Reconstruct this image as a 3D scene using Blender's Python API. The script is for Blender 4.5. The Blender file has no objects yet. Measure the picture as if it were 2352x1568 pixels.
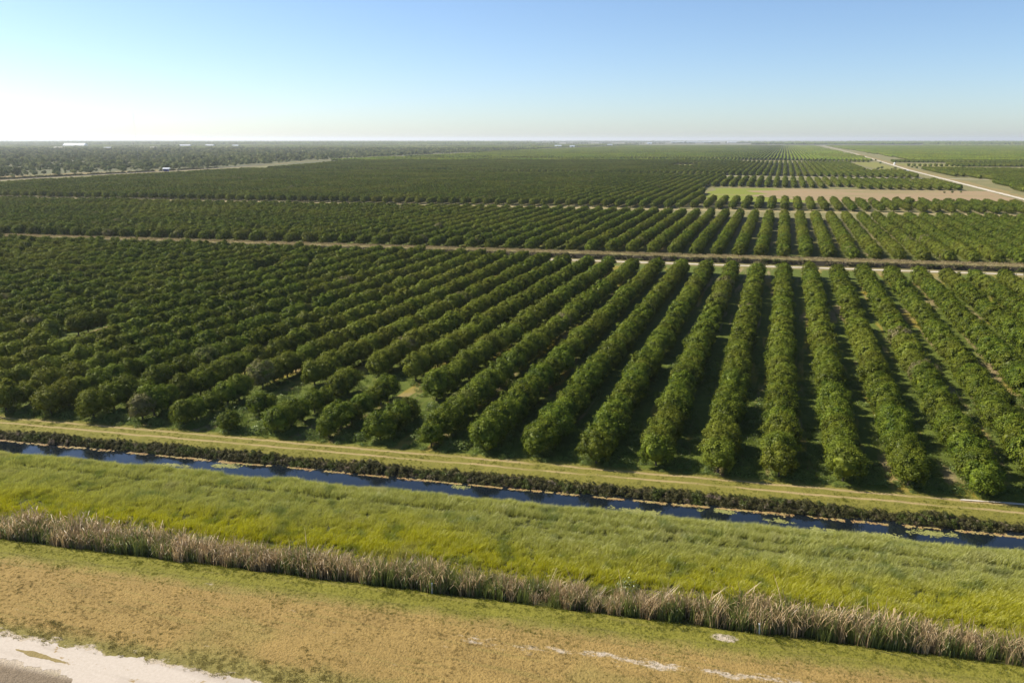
import bpy, math, random
import numpy as np
R = math.radians
random.seed(7)
rng = np.random.default_rng(7)
scene = bpy.context.scene
C = scene.collection

# ---------------------------------------------------------------- camera
YAW = R(18.4355)
cam_d = bpy.data.cameras.new('camera')
cam = bpy.data.objects.new('camera', cam_d)
C.objects.link(cam)
cam.location = (0, 0, 40)
cam.rotation_euler = (R(90 - 14.235), 0, YAW)
cam_d.sensor_width = 36
cam_d.lens = 36 * 1829 / 2352
cam_d.clip_start = 0.5
cam_d.clip_end = 60000
scene.camera = cam

# ---------------------------------------------------------------- light
SUN_EL = 40.0
SUN_AZ = 18.4355 + 68.0            # degrees to the left (counter-clockwise) of +Y
world = bpy.data.worlds.new('World')
scene.world = world
world.use_nodes = True
wn = world.node_tree
bg = wn.nodes['Background']
sky = wn.nodes.new('ShaderNodeTexSky')
sky.sky_type = 'NISHITA'
sky.sun_disc = False
sky.sun_elevation = R(SUN_EL)
sky.sun_rotation = R(-SUN_AZ)
sky.altitude = 0
sky.air_density = 0.8
sky.dust_density = 0.5
sky.ozone_density = 4.2
wn.links.new(sky.outputs[0], bg.inputs[0])
bg.inputs[1].default_value = 0.086
sun_d = bpy.data.lights.new('sun', 'SUN')
sun_d.energy = 5.0
sun_d.angle = R(0.5)
sun_d.color = (1.0, 0.94, 0.84)
sun = bpy.data.objects.new('sun', sun_d)
C.objects.link(sun)
# the lamp shines along its local -Z; tilt it and turn it so that it comes from SUN_AZ
sun.rotation_euler = (R(90 - SUN_EL), 0, R(SUN_AZ) + math.pi)
sun.location = (-200, 50, 200)
scene.view_settings.view_transform = 'Standard'
scene.view_settings.look = 'None'
scene.view_settings.exposure = 0.87
scene.view_settings.gamma = 1.0

SL = 0.105                          # the canals run at this slope to the tree rows


# ---------------------------------------------------------------- helpers
def tag(o, label=None, cat=None, group=None, kind=None):
    if label: o['label'] = label
    if cat: o['category'] = cat
    if group: o['group'] = group
    if kind: o['kind'] = kind
    return o


def mesh(name, V, F, mats=()):
    V = np.asarray(V, dtype=np.float32).reshape(-1, 3)
    me = bpy.data.meshes.new(name)
    if isinstance(F, np.ndarray):
        n, k = F.shape
        me.vertices.add(len(V)); me.vertices.foreach_set('co', V.ravel())
        me.loops.add(n * k); me.loops.foreach_set('vertex_index', F.astype(np.int32).ravel())
        me.polygons.add(n)
        me.polygons.foreach_set('loop_start', np.arange(0, n * k, k, dtype=np.int32))
        me.polygons.foreach_set('loop_total', np.full(n, k, dtype=np.int32))
        me.update(calc_edges=True)
    else:
        me.from_pydata([tuple(map(float, v)) for v in V], [], [tuple(map(int, f)) for f in F])
        me.update()
    for m in mats: me.materials.append(m)
    return me


def link(name, me, parent=None, loc=None):
    o = bpy.data.objects.new(name, me)
    C.objects.link(o)
    if parent: o.parent = parent
    if loc is not None: o.location = loc
    return o


def smooth(me):
    me.polygons.foreach_set('use_smooth', np.ones(len(me.polygons), dtype=bool))


class MB:
    """collects simple solids into one mesh"""
    def __init__(s): s.V = []; s.F = []
    def add(s, V, F):
        b = len(s.V); s.V += [tuple(v) for v in V]; s.F += [tuple(i + b for i in f) for f in F]
    def box(s, x0, x1, y0, y1, z0, z1):
        s.add([(x0, y0, z0), (x1, y0, z0), (x1, y1, z0), (x0, y1, z0), (x0, y0, z1), (x1, y0, z1), (x1, y1, z1), (x0, y1, z1)],
              [(0, 3, 2, 1), (4, 5, 6, 7), (0, 1, 5, 4), (1, 2, 6, 5), (2, 3, 7, 6), (3, 0, 4, 7)])
    def tube(s, pts, rad, n=7):
        pts = [np.array(p, float) for p in pts]
        V = []; F = []
        for i, p in enumerate(pts):
            d = pts[min(i + 1, len(pts) - 1)] - pts[max(i - 1, 0)]
            d /= np.linalg.norm(d) + 1e-9
            a = np.cross(d, (0.31, 0.9, 0.11)); a /= np.linalg.norm(a)
            b = np.cross(d, a)
            for k in range(n):
                t = 2 * math.pi * k / n
                V.append(p + rad[i] * (math.cos(t) * a + math.sin(t) * b))
        for i in range(len(pts) - 1):
            for k in range(n):
                F.append((i * n + k, i * n + (k + 1) % n, (i + 1) * n + (k + 1) % n, (i + 1) * n + k))
        F.append(tuple(range(n))[::-1]); F.append(tuple((len(pts) - 1) * n + k for k in range(n)))
        s.add(V, F)
    def gable(s, x0, x1, y0, y1, z0, z1):
        m = (y0 + y1) / 2
        s.add([(x0, y0, z0), (x1, y0, z0), (x1, y1, z0), (x0, y1, z0), (x0, m, z1), (x1, m, z1)],
              [(0, 1, 5, 4), (2, 3, 4, 5), (0, 4, 3), (1, 2, 5), (0, 3, 2, 1)])
    def build(s, name, mat, parent=None, loc=None):
        return link(name, mesh(name, s.V, s.F, (mat,)), parent, loc)


# ---------------------------------------------------------------- node helpers
class NG:
    def __init__(s, name):
        s.m = bpy.data.materials.new(name); s.m.use_nodes = True
        s.nt = s.m.node_tree; s.nt.nodes.clear()
        s.out = s.n('ShaderNodeOutputMaterial')
        g = s.n('ShaderNodeNewGeometry'); s.P = g.outputs['Position']; s.Ng = g.outputs['Normal']
        sp = s.n('ShaderNodeSeparateXYZ'); s.l(s.P, sp.inputs[0])
        s.X, s.Y, s.Z = sp.outputs
        s.vv = s.math('SUBTRACT', s.Y, s.math('MULTIPLY', s.X, SL))
    def n(s, t, **k):
        nd = s.nt.nodes.new(t)
        for a, b in k.items(): setattr(nd, a, b)
        return nd
    def l(s, a, b):
        if hasattr(a, 'links'): s.nt.links.new(a, b)
        else: b.default_value = a
    def math(s, op, a, b=0.0, c=None):
        nd = s.n('ShaderNodeMath', operation=op)
        s.l(a, nd.inputs[0]); s.l(b, nd.inputs[1])
        if c is not None: s.l(c, nd.inputs[2])
        return nd.outputs[0]
    def scaled(s, sx, sy, sz, vec=None):
        nd = s.n('ShaderNodeVectorMath', operation='MULTIPLY')
        s.l(vec or s.P, nd.inputs[0]); nd.inputs[1].default_value = (sx, sy, sz)
        return nd.outputs[0]
    def noise(s, vec=None, scale=1.0, detail=3.0, rough=0.55, dist=0.0):
        nd = s.n('ShaderNodeTexNoise')
        s.l(vec or s.P, nd.inputs['Vector'])
        nd.inputs['Scale'].default_value = scale; nd.inputs['Detail'].default_value = detail
        nd.inputs['Roughness'].default_value = rough; nd.inputs['Distortion'].default_value = dist
        return nd.outputs[0]
    def step(s, v, a, b):           # smooth 0..1 between a and b
        nd = s.n('ShaderNodeMapRange', interpolation_type='SMOOTHSTEP')
        s.l(v, nd.inputs['Value'])
        if a <= b:
            nd.inputs['From Min'].default_value = a; nd.inputs['From Max'].default_value = b
        else:
            nd.inputs['From Min'].default_value = b; nd.inputs['From Max'].default_value = a
            nd.inputs['To Min'].default_value = 1; nd.inputs['To Max'].default_value = 0
        return nd.outputs[0]
    def band(s, v, a, b, w):
        return s.math('MULTIPLY', s.step(v, a - w, a + w), s.step(v, b + w, b - w))
    def mul(s, *a):
        r = a[0]
        for x in a[1:]: r = s.math('MULTIPLY', r, x)
        return r
    def mix(s, f, a, b):
        nd = s.n('ShaderNodeMix', data_type='RGBA')
        s.l(f, nd.inputs[0])
        for v, i in ((a, 6), (b, 7)):
            if isinstance(v, tuple): nd.inputs[i].default_value = (*v, 1)
            else: s.l(v, nd.inputs[i])
        return nd.outputs[2]
    def hsv(s, col, h=0.5, sat=1.0, val=1.0):
        nd = s.n('ShaderNodeHueSaturation')
        s.l(h, nd.inputs['Hue']); s.l(sat, nd.inputs['Saturation']); s.l(val, nd.inputs['Value'])
        if isinstance(col, tuple): nd.inputs['Color'].default_value = (*col, 1)
        else: s.l(col, nd.inputs['Color'])
        return nd.outputs[0]
    def bump(s, h, strength=0.5, dist=0.1):
        nd = s.n('ShaderNodeBump'); nd.inputs['Strength'].default_value = strength
        nd.inputs['Distance'].default_value = dist; s.l(h, nd.inputs['Height'])
        return nd.outputs[0]
    def pbr(s, col, rough=0.9, normal=None, spec=0.3, metal=0.0):
        b = s.n('ShaderNodeBsdfPrincipled')
        if isinstance(col, tuple): b.inputs['Base Color'].default_value = (*col, 1)
        else: s.l(col, b.inputs['Base Color'])
        s.l(rough, b.inputs['Roughness']); b.inputs['Specular IOR Level'].default_value = spec
        b.inputs['Metallic'].default_value = metal
        if normal is not None: s.l(normal, b.inputs['Normal'])
        s.l(b.outputs[0], s.out.inputs[0]); return s.m
    def leaf(s, col, trans=0.3, gloss=0.06, rough=0.45, tcol=None):
        d = s.n('ShaderNodeBsdfDiffuse'); s.l(col, d.inputs[0])
        t = s.n('ShaderNodeBsdfTranslucent'); s.l(tcol if tcol is not None else col, t.inputs[0])
        m = s.n('ShaderNodeMixShader'); m.inputs[0].default_value = trans
        s.l(d.outputs[0], m.inputs[1]); s.l(t.outputs[0], m.inputs[2])
        g = s.n('ShaderNodeBsdfGlossy'); g.inputs['Roughness'].default_value = rough
        g.inputs[0].default_value = (1, 1, 1, 1)
        m2 = s.n('ShaderNodeMixShader'); m2.inputs[0].default_value = gloss
        s.l(m.outputs[0], m2.inputs[1]); s.l(g.outputs[0], m2.inputs[2])
        s.l(m2.outputs[0], s.out.inputs[0]); return s.m


def mat_plain(name, col, rough=0.7, var=0.15, scale=3.0, metal=0.0):
    g = NG(name)
    v = g.math('ADD', 1 - var, g.math('MULTIPLY', g.noise(scale=scale), 2 * var))
    return g.pbr(g.hsv(col, val=v), rough, metal=metal)


# ---------------------------------------------------------------- materials
def mat_ground():
    g = NG('ground_soil_and_grass')
    big = g.noise(scale=0.045, detail=4)
    strx = g.noise(g.scaled(0.35, 1.0, 1), scale=0.22, detail=5, rough=0.6)
    mid = g.noise(scale=0.55, detail=4, rough=0.65)
    fine = g.noise(scale=3.5, detail=4, rough=0.7)
    vw = g.math('ADD', g.vv, g.math('MULTIPLY', g.math('SUBTRACT', mid, 0.5), 3.0))
    # mown verge
    brown = g.mix(fine, (0.165, 0.105, 0.027), (0.33, 0.225, 0.076))
    green = g.mix(fine, (0.085, 0.09, 0.010), (0.23, 0.20, 0.03))
    olive = g.mix(fine, (0.11, 0.10, 0.022), (0.25, 0.20, 0.06))
    xg = g.step(g.X, -30, 8)
    f1 = g.band(vw, 49.5, 58.6, 1.3)
    f1 = g.mul(f1, g.step(g.math('ADD', big, g.math('MULTIPLY', strx, 0.6)), 0.60, 0.85))
    f1 = g.math('ADD', f1, g.mul(g.band(vw, 50, 57.5, 1.5), 0.45), None)
    f1 = g.math('MINIMUM', f1, 1.0)
    verge = g.mix(g.step(vw, 60.4, 57.5), green, olive)
    verge = g.mix(f1, verge, brown)
    verge = g.hsv(verge, val=g.math('ADD', 0.78, g.math('MULTIPLY', g.noise(g.scaled(0.25, 1, 1), scale=0.5, detail=4), 0.5)))
    verge = g.mix(g.mul(g.step(g.noise(g.scaled(0.06, 1, 1), scale=1.6, detail=2), 0.56, 0.66), 0.35), verge, olive)
    sandc = g.mix(fine, (0.30, 0.235, 0.155), (0.50, 0.42, 0.32))
    # bare sandy streaks
    sn = g.noise(g.scaled(0.45, 1.1, 1), scale=0.9, detail=6, rough=0.72)
    line = g.band(g.math('ADD', g.vv, g.math('MULTIPLY', g.math('SUBTRACT', strx, 0.5), 3.0)), 55.6, 56.7, 0.9)
    streak = g.mul(line, g.step(g.X, -27, -20))
    sfac = g.step(g.math('ADD', sn, g.math('MULTIPLY', streak, 0.25)), 0.645, 0.78)
    sfac = g.mul(sfac, g.step(g.vv, 60.5, 59.0))
    dx = g.math('ADD', g.X, 1.6); dy = g.math('SUBTRACT', g.vv, 60.7)
    blob = g.math('ADD', g.math('MULTIPLY', g.math('POWER', g.math('ABSOLUTE', dx), 2), 0.6), g.math('MULTIPLY', g.math('POWER', g.math('ABSOLUTE', dy), 2), 2.5))
    blob = g.step(g.math('ADD', blob, g.math('MULTIPLY', fine, 1.6)), 1.7, 1.1)
    sfac = g.math('MAXIMUM', sfac, blob)
    e = g.math('SUBTRACT', g.Y, g.math('ADD', 45.2, g.math('MULTIPLY', g.X, 0.055)))
    fr = g.math('ADD', g.math('MULTIPLY', sn, 0.9), g.math('MULTIPLY', e, -0.16))
    sfac = g.math('MAXIMUM', sfac, g.mul(g.step(fr, 0.36, 0.46), g.step(e, 3.0, 2.0), g.step(e, -3.6, -2.6)))
    verge = g.mix(g.step(g.math('ADD', e, g.math('MULTIPLY', mid, 1.5)), -1.8, -2.4), verge, g.mix(fine, (0.08, 0.06, 0.035), (0.27, 0.205, 0.135)))
    verge = g.mix(sfac, verge, sandc)
    lines = g.math('ADD', g.band(g.vv, 59.5, 59.75, 0.15), g.band(g.vv, 57.9, 58.1, 0.15))
    verge = g.mix(g.mul(lines, 0.35), verge, (0.09, 0.08, 0.02))
    # soil under the tall grass and reeds
    under = g.mix(fine, (0.05, 0.055, 0.012), (0.12, 0.12, 0.03))
    col = g.mix(g.step(g.vv, 62.2, 62.8), verge, under)
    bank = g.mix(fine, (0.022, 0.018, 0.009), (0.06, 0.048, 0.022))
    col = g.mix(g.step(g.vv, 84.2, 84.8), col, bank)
    # grassy farm track with two pale ruts
    tg = g.mix(mid, (0.12, 0.125, 0.014), (0.27, 0.225, 0.05))
    tg = g.mix(fine, g.hsv(tg, val=0.75), tg)
    wob = g.math('ADD', g.vv, g.math('MULTIPLY', g.math('SUBTRACT', strx, 0.5), 0.7))
    rut = g.math('ADD', g.band(wob, 91.2, 91.65, 0.22), g.band(wob, 93.1, 93.6, 0.25))
    rn = g.noise(g.scaled(0.12, 1, 1), scale=0.9, detail=4)
    tg = g.mix(g.mul(rut, g.step(rn, 0.3, 0.55)), tg, (0.33, 0.24, 0.11))
    tg = g.mix(g.mul(g.band(wob, 92.9, 94.3, 0.4), g.step(g.noise(g.scaled(0.3, 1, 1), scale=0.25), 0.62, 0.68)), tg, sandc)
    col = g.mix(g.step(wob, 89.0, 89.5), col, tg)
    # orchard floor: strips between the rows
    strip = g.noise(g.scaled(0.30, 0.028, 1), scale=1.0, detail=3)
    weeds = g.mix(mid, (0.04, 0.058, 0.006), (0.13, 0.155, 0.022))
    tan = g.mix(mid, (0.17, 0.13, 0.055), (0.27, 0.21, 0.10))
    gold = (0.22, 0.17, 0.02)
    fl = g.mix(g.step(strip, 0.52, 0.64), weeds, g.mix(g.step(big, 0.42, 0.6), tan, gold))
    fl = g.mix(g.mul(g.step(g.Y, 250, 420), 0.8), fl, g.mix(big, (0.12, 0.125, 0.045), (0.24, 0.19, 0.095)))
    col = g.mix(g.step(wob, 94.0, 95.2), col, fl)
    # margins of the cross canal, tan grass
    m1 = g.mix(mid, (0.12, 0.115, 0.035), (0.28, 0.215, 0.095))
    m1 = g.mix(g.band(g.vv, 278.6, 280.6, 0.3), m1, (0.04, 0.034, 0.02))  # dark band paints in the shade on the bank face towards the camera
    col = g.mix(g.band(g.vv, 266, 289, 1.5), col, m1)
    m2 = g.mix(big, (0.20, 0.17, 0.07), (0.36, 0.28, 0.14))
    col = g.mix(g.band(g.vv, 481, 491, 2), col, m2)
    # wild land to the left and far plains
    wild = g.mix(g.noise(scale=0.012, detail=5), (0.06, 0.07, 0.028), (0.14, 0.13, 0.055))
    col = g.mix(g.step(g.X, -745, -770), col, wild)
    far = g.mix(g.noise(scale=0.0018, detail=4), (0.07, 0.08, 0.04), (0.17, 0.155, 0.09))
    col = g.mix(g.step(g.Y, 5000, 6500), col, far)
    h = g.math('ADD', g.noise(scale=5.0, detail=3, rough=0.7), g.math('MULTIPLY', g.noise(scale=1.1), 0.8))
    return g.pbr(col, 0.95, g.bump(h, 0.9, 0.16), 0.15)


def mat_leaf(name, base_lo, base_hi, yellow, trans=0.25, gloss=0.006, dead=True, scale=0.9):
    g = NG(name)
    oi = g.n('ShaderNodeObjectInfo')
    n1 = g.noise(scale=scale, detail=2)
    n2 = g.noise(scale=0.018, detail=2)
    c = g.mix(g.step(n1, 0.35, 0.68), base_lo, base_hi)
    c = g.mix(g.mul(g.step(n2, 0.42, 0.66), 0.55), c, yellow)
    rnd = oi.outputs['Random']
    c = g.hsv(c, g.math('ADD', 0.488, g.math('MULTIPLY', rnd, 0.022)),
              1.0, g.math('ADD', 0.88, g.math('MULTIPLY', rnd, 0.36)))
    if name.startswith('scrub'):
        r3 = g.math('FRACT', g.math('MULTIPLY', rnd, 17.3))
        c = g.mix(g.mul(g.step(r3, 0.62, 0.9), 0.7), c, (0.30, 0.31, 0.10))
    if dead:
        r2 = g.math('FRACT', g.math('MULTIPLY', rnd, 37.7))
        df = g.mul(g.step(r2, 0.985, 0.999), g.step(g.noise(scale=0.7, detail=3), 0.38, 0.56))
        c = g.mix(g.math('MULTIPLY', df, 0.9), c, (0.21, 0.175, 0.085))
        df2 = g.mul(g.step(r2, 0.02, 0.22), 0.35) if False else None
    return g.leaf(c, trans, gloss)


M_ground = mat_ground()
M_leaf = mat_leaf('citrus_leaves', (0.050, 0.074, 0.007), (0.140, 0.166, 0.015), (0.175, 0.18, 0.022))
M_leaf_far = mat_leaf('citrus_leaves_distant', (0.048, 0.078, 0.008), (0.135, 0.170, 0.015), (0.17, 0.18, 0.020), dead=False, scale=0.12)
M_scrub = mat_leaf('scrub_leaves', (0.06, 0.085, 0.028), (0.17, 0.20, 0.06), (0.24, 0.24, 0.08), dead=False)
M_bark = mat_plain('bark', (0.075, 0.06, 0.045), 0.9, 0.3)


def mat_grass(name, kind):
    g = NG(name)
    mid = g.noise(scale=0.35, detail=3)
    fine = g.noise(scale=2.5, detail=3)
    big = g.noise(g.scaled(0.4, 1, 1), scale=0.1, detail=3)
    if kind == 'bank':
        lime = g.mix(fine, (0.32, 0.33, 0.006), (0.50, 0.45, 0.012))
        pale = g.mix(fine, (0.25, 0.265, 0.035), (0.45, 0.44, 0.10))
        w = g.math('ADD', g.vv, g.math('MULTIPLY', g.math('SUBTRACT', big, 0.5), 12))
        c = g.mix(g.step(w, 69.5, 75.5), lime, pale)
        c = g.mix(g.mul(g.step(mid, 0.52, 0.68), 0.6), c, (0.085, 0.14, 0.015))
        c = g.mix(g.mul(g.step(g.noise(scale=0.16, detail=4), 0.55, 0.7), 0.45), c, (0.36, 0.33, 0.12))
        c = g.mix(g.mul(g.step(w, 67.5, 65.5), g.step(fine, 0.45, 0.6), 0.6), c, (0.3, 0.24, 0.1))
        return g.leaf(c, 0.42, 0.03, 0.5)
    if kind == 'mown':
        c = g.mix(g.step(g.math('ADD', g.vv, g.math('MULTIPLY', mid, 5)), 61.2, 58.2), (0.16, 0.165, 0.014), (0.22, 0.185, 0.05))
        c = g.mix(g.mul(g.band(g.vv, 50, 57, 1.5), g.step(big, 0.4, 0.6)), c, (0.28, 0.20, 0.075))
        c = g.hsv(c, val=g.math('ADD', 0.6, g.math('MULTIPLY', fine, 0.8)))
        return g.leaf(c, 0.3, 0.02)
    if kind == 'weeds':
        c = g.mix(mid, (0.085, 0.14, 0.018), (0.22, 0.26, 0.055))
        c = g.mix(g.step(fine, 0.58, 0.7), c, (0.22, 0.2, 0.06))
        return g.leaf(c, 0.35, 0.02)
    if kind == 'dry':
        oi = g.n('ShaderNodeObjectInfo')
        c = g.mix(fine, (0.23, 0.155, 0.065), (0.60, 0.44, 0.235))
        c = g.hsv(c, val=g.math('ADD', 0.7, g.math('MULTIPLY', oi.outputs['Random'], 0.6)))
        return g.leaf(c, 0.25, 0.04)
    if kind == 'reed':
        c = g.mix(fine, (0.07, 0.11, 0.018), (0.24, 0.25, 0.06))
        return g.leaf(c, 0.3, 0.04)
    if kind == 'bankscrub':
        c = g.mix(g.step(fine, 0.35, 0.65), (0.035, 0.038, 0.010), (0.13, 0.115, 0.04))
        c = g.mix(g.step(g.noise(scale=0.9, detail=3), 0.6, 0.68), c, (0.28, 0.21, 0.14))
        c = g.mix(g.mul(g.step(mid, 0.5, 0.62), 0.7), c, (0.08, 0.11, 0.015))
        return g.leaf(c, 0.2, 0.01)
    if kind == 'tangrass':
        c = g.mix(fine, (0.22, 0.17, 0.07), (0.42, 0.33, 0.17))
        return g.leaf(c, 0.3, 0.02)


M_bank = mat_grass('tall_grass_blades', 'bank')
M_mown = mat_grass('short_grass_blades', 'mown')
M_weed = mat_grass('weed_leaves', 'weeds')
M_dry = mat_grass('dry_reed_leaves', 'dry')
M_reed = mat_grass('green_reed_leaves', 'reed')
M_bscrub = mat_grass('bank_scrub_leaves', 'bankscrub')
M_tang = mat_grass('tan_grass_blades', 'tangrass')


def mat_water():
    g = NG('canal_water')
    h = g.noise(g.scaled(0.6, 1, 1), scale=1.6, detail=3)
    b = g.pbr((0.006, 0.009, 0.012), 0.06, g.bump(h, 0.03, 0.03), 0.5)
    return b


M_water = mat_water()


def mat_sand(name, lo, hi, weeds=0.62):
    g = NG(name)
    fine = g.noise(scale=4.0, detail=5, rough=0.7)
    tr = g.noise(g.scaled(0.12, 1.0, 1), scale=0.8, detail=4)
    c = g.mix(fine, lo, hi)
    c = g.mix(g.mul(g.step(tr, 0.5, 0.7), 0.35), c, tuple(0.72 * a for a in lo))
    c = g.mix(g.step(g.noise(g.scaled(0.5, 1, 1), scale=0.6, detail=5, rough=0.7), weeds, weeds + 0.05), c, (0.27, 0.19, 0.09))
    return g.pbr(c, 0.95, g.bump(fine, 0.5, 0.05), 0.1)


M_sand = mat_sand('pale_sand', (0.34, 0.28, 0.215), (0.52, 0.455, 0.375), 0.60)
M_sandfar = mat_sand('pale_sand_road', (0.40, 0.34, 0.26), (0.56, 0.50, 0.40), 0.75)


def mat_field(name, a, b, cgreen, sc=0.02):
    g = NG(name)
    n = g.noise(g.scaled(0.4, 1, 1), scale=sc, detail=6, rough=0.7)
    n2 = g.noise(scale=0.25, detail=5, rough=0.8)
    c = g.mix(n2, a, b)
    c = g.mix(g.step(n, 0.5, 0.66), c, cgreen)
    return g.pbr(c, 0.95, g.bump(n2, 0.6, 0.4), 0.1)


M_fallow = mat_field('fallow_soil', (0.20, 0.137, 0.068), (0.32, 0.235, 0.13), (0.20, 0.17, 0.07))
M_meadow = mat_field('yellow_meadow', (0.13, 0.14, 0.03), (0.22, 0.20, 0.055), (0.24, 0.18, 0.08))
M_meadow_g = mat_field('green_meadow', (0.12, 0.145, 0.02), (0.21, 0.22, 0.035), (0.21, 0.18, 0.06))
M_tanfield = mat_field('tan_grass_field', (0.16, 0.125, 0.045), (0.28, 0.21, 0.09), (0.12, 0.115, 0.035))
M_darkditch = mat_plain('dark_ditch_growth', (0.035, 0.035, 0.022), 0.9, 0.5, 0.3)
M_white = mat_plain('white_painted_metal', (0.78, 0.78, 0.76), 0.45, 0.06)
M_roof = mat_plain('white_metal_roof', (0.80, 0.81, 0.82), 0.35, 0.04, 0.05)
M_pale = mat_plain('pale_greenhouse_film', (0.42, 0.46, 0.48), 0.5, 0.15, 0.05)
M_grey = mat_plain('grey_wall', (0.33, 0.34, 0.34), 0.7, 0.12, 0.1)
M_blue = mat_plain('blue_painted_wall', (0.03, 0.045, 0.26), 0.5, 0.15, 0.8)
M_tanroof = mat_plain('tan_metal_roof', (0.5, 0.45, 0.36), 0.5, 0.08, 0.05)
M_steel = mat_plain('weathered_steel', (0.45, 0.46, 0.47), 0.5, 0.1, 1, 0.4)
M_dark = mat_plain('dark_opening', (0.02, 0.02, 0.022), 0.6, 0.2)


# ---------------------------------------------------------------- the ground sheet
def gnoise(x, y, s, seed=0):
    """cheap smooth value noise built from sines"""
    r = np.random.default_rng(seed)
    o = np.zeros_like(x, dtype=float)
    for k in range(7):
        a = r.uniform(0, 2 * math.pi); f = s * r.uniform(0.5, 2.2); p = r.uniform(0, 6.28)
        o += np.sin((x * math.cos(a) + y * math.sin(a)) * f + p)
    return o / 3.7


PV = [-400, 40, 44, 47, 61.8, 62.6, 64.5, 66, 68, 72, 79.8, 81, 82, 83, 83.7, 87.7, 88.1, 89.5, 90.4, 95.5, 97, 274.5, 275.3, 278.5, 280.2, 283, 287, 290, 715, 717, 719, 721, 60000]
PZ = [0, 0, 0, 0, -0.05, -0.45, -0.55, -0.3, 0.05, 0.2, 0.0, -0.05, -0.45, -0.9, -1.5, -1.5, -1.0, -0.12, 0.03, 0.0, 0, 0, -1.6, -1.6, 0.9, 1.1, 0.8, 0, 0, -0.9, -0.9, 0, 0]


def zprof(v): return np.interp(v, PV, PZ)


def ground_z(x, y):
    v = y - SL * x
    near = np.clip((140 - np.abs(v - 60)) / 40, 0, 1)
    w = v + 0.35 * near * gnoise(x, v, 0.5, 3) * ((v > 80) & (v < 92))
    return zprof(w) + near * (0.05 * gnoise(x, y, 1.2, 1) * np.clip((v - 49) / 3, 0, 1) + 0.10 * gnoise(x, y, 0.35, 2) * ((v > 66) & (v < 84)))


xs = np.unique(np.concatenate([[-32000, -16000, -8000, -4000, -2000, -1200, -900, -700, -500, -350, -250, -180], np.arange(-140, 60.1, 0.8), [80, 110, 150, 220, 400, 800, 2000, 4000, 8000, 16000, 32000]]))
vs = np.unique(np.concatenate([[-400, -100, 0, 30], np.arange(40, 98, 0.45), [105, 120, 150, 190, 230, 260, 272], np.arange(274, 292, 1.0), [300, 340, 400, 480, 600, 700], np.arange(714, 723, 1.0), [900, 1300, 2000, 4000, 8000, 16000, 31000]]))
GX, GV = np.meshgrid(xs, vs)
GY = GV + SL * GX
V = np.stack([GX, GY, ground_z(GX, GY)], -1).reshape(-1, 3)
nx, nv = len(xs), len(vs)
ii = (np.arange(nv - 1)[:, None] * nx + np.arange(nx - 1)[None]).ravel()
F = np.stack([ii, ii + 1, ii + 1 + nx, ii + nx], 1)
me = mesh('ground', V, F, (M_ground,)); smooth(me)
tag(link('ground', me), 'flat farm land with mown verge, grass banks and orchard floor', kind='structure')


def sheet(name, pts, z, mat, label, jag=0.6, step=2.0, kind='structure', seed=0):
    """flat outline on the ground with a ragged edge"""
    r = np.random.default_rng(seed + 11)
    out = []
    n = len(pts)
    for i in range(n):
        a = np.array(pts[i], float); b = np.array(pts[(i + 1) % n], float)
        L = np.linalg.norm(b - a); m = max(1, int(L / step))
        nrm = np.array([-(b - a)[1], (b - a)[0]]) / (L + 1e-9)
        for k in range(m):
            p = a + (b - a) * k / m
            t1, t2 = p[0] / step, p[1] / step
            w = math.sin(t1 * .21 + t2 * .16 + seed) + .7 * math.sin(t1 * .53 - t2 * .37) + .5 * math.sin(t1 * 1.13 + 2.1) + .3 * math.sin(t1 * 2.9 + 1) + .1 * r.normal()
            p = p + nrm * w * jag * 0.4
            out.append((p[0], p[1], z))
    me = bpy.data.meshes.new(name)
    me.from_pydata(out, [], [tuple(range(len(out)))])
    me.update(); me.materials.append(mat)
    o = link(name, me)
    if me.polygons[0].normal.z < 0: me.flip_normals()
    return tag(o, label, kind=kind)


def ribbon(name, pts, width, z, mat, label, jag=0.3, step=4.0, seed=0):
    r = np.random.default_rng(seed + 5)
    P = [np.array(p, float) for p in pts]
    c = []
    for i in range(len(P) - 1):
        m = max(1, int(np.linalg.norm(P[i + 1] - P[i]) / step))
        c += [P[i] + (P[i + 1] - P[i]) * k / m for k in range(m)]
    c.append(P[-1]); c = np.array(c)
    d = np.gradient(c, axis=0); d /= np.linalg.norm(d, axis=1)[:, None]
    nr = np.stack([-d[:, 1], d[:, 0]], 1)
    k = len(c)
    l = c + nr * (width / 2 + r.normal(0, jag, k))[:, None]
    q = c - nr * (width / 2 + r.normal(0, jag, k))[:, None]
    V = np.zeros((2 * k, 3)); V[:k, :2] = q; V[k:, :2] = l; V[:, 2] = z
    i = np.arange(k - 1)
    F = np.stack([i, i + 1, k + i + 1, k + i], 1)
    return tag(link(name, mesh(name, V, F, (mat,))), label, kind='structure')


def sv(x, v): return (x, v + SL * x)


# canal water (near canal, cross canal)
V = [(*sv(-1500, 83.0), -1.0), (*sv(1500, 83.0), -1.0), (*sv(1500, 89.0), -1.0), (*sv(-1500, 89.0), -1.0)]
tag(link('canal_water', mesh('canal_water', V, [(0, 1, 2, 3)], (M_water,))), 'narrow dark canal running across the foreground between grass banks', kind='structure')
V = [(*sv(-1500, 274.6), -1.2), (*sv(1500, 274.6), -1.2), (*sv(1500, 279.2), -1.2), (*sv(-1500, 279.2), -1.2)]
tag(link('cross_canal_water', mesh('cross_canal_water', V, [(0, 1, 2, 3)], (M_water,))), 'thin canal behind the nearest orchard block', kind='structure')

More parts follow.
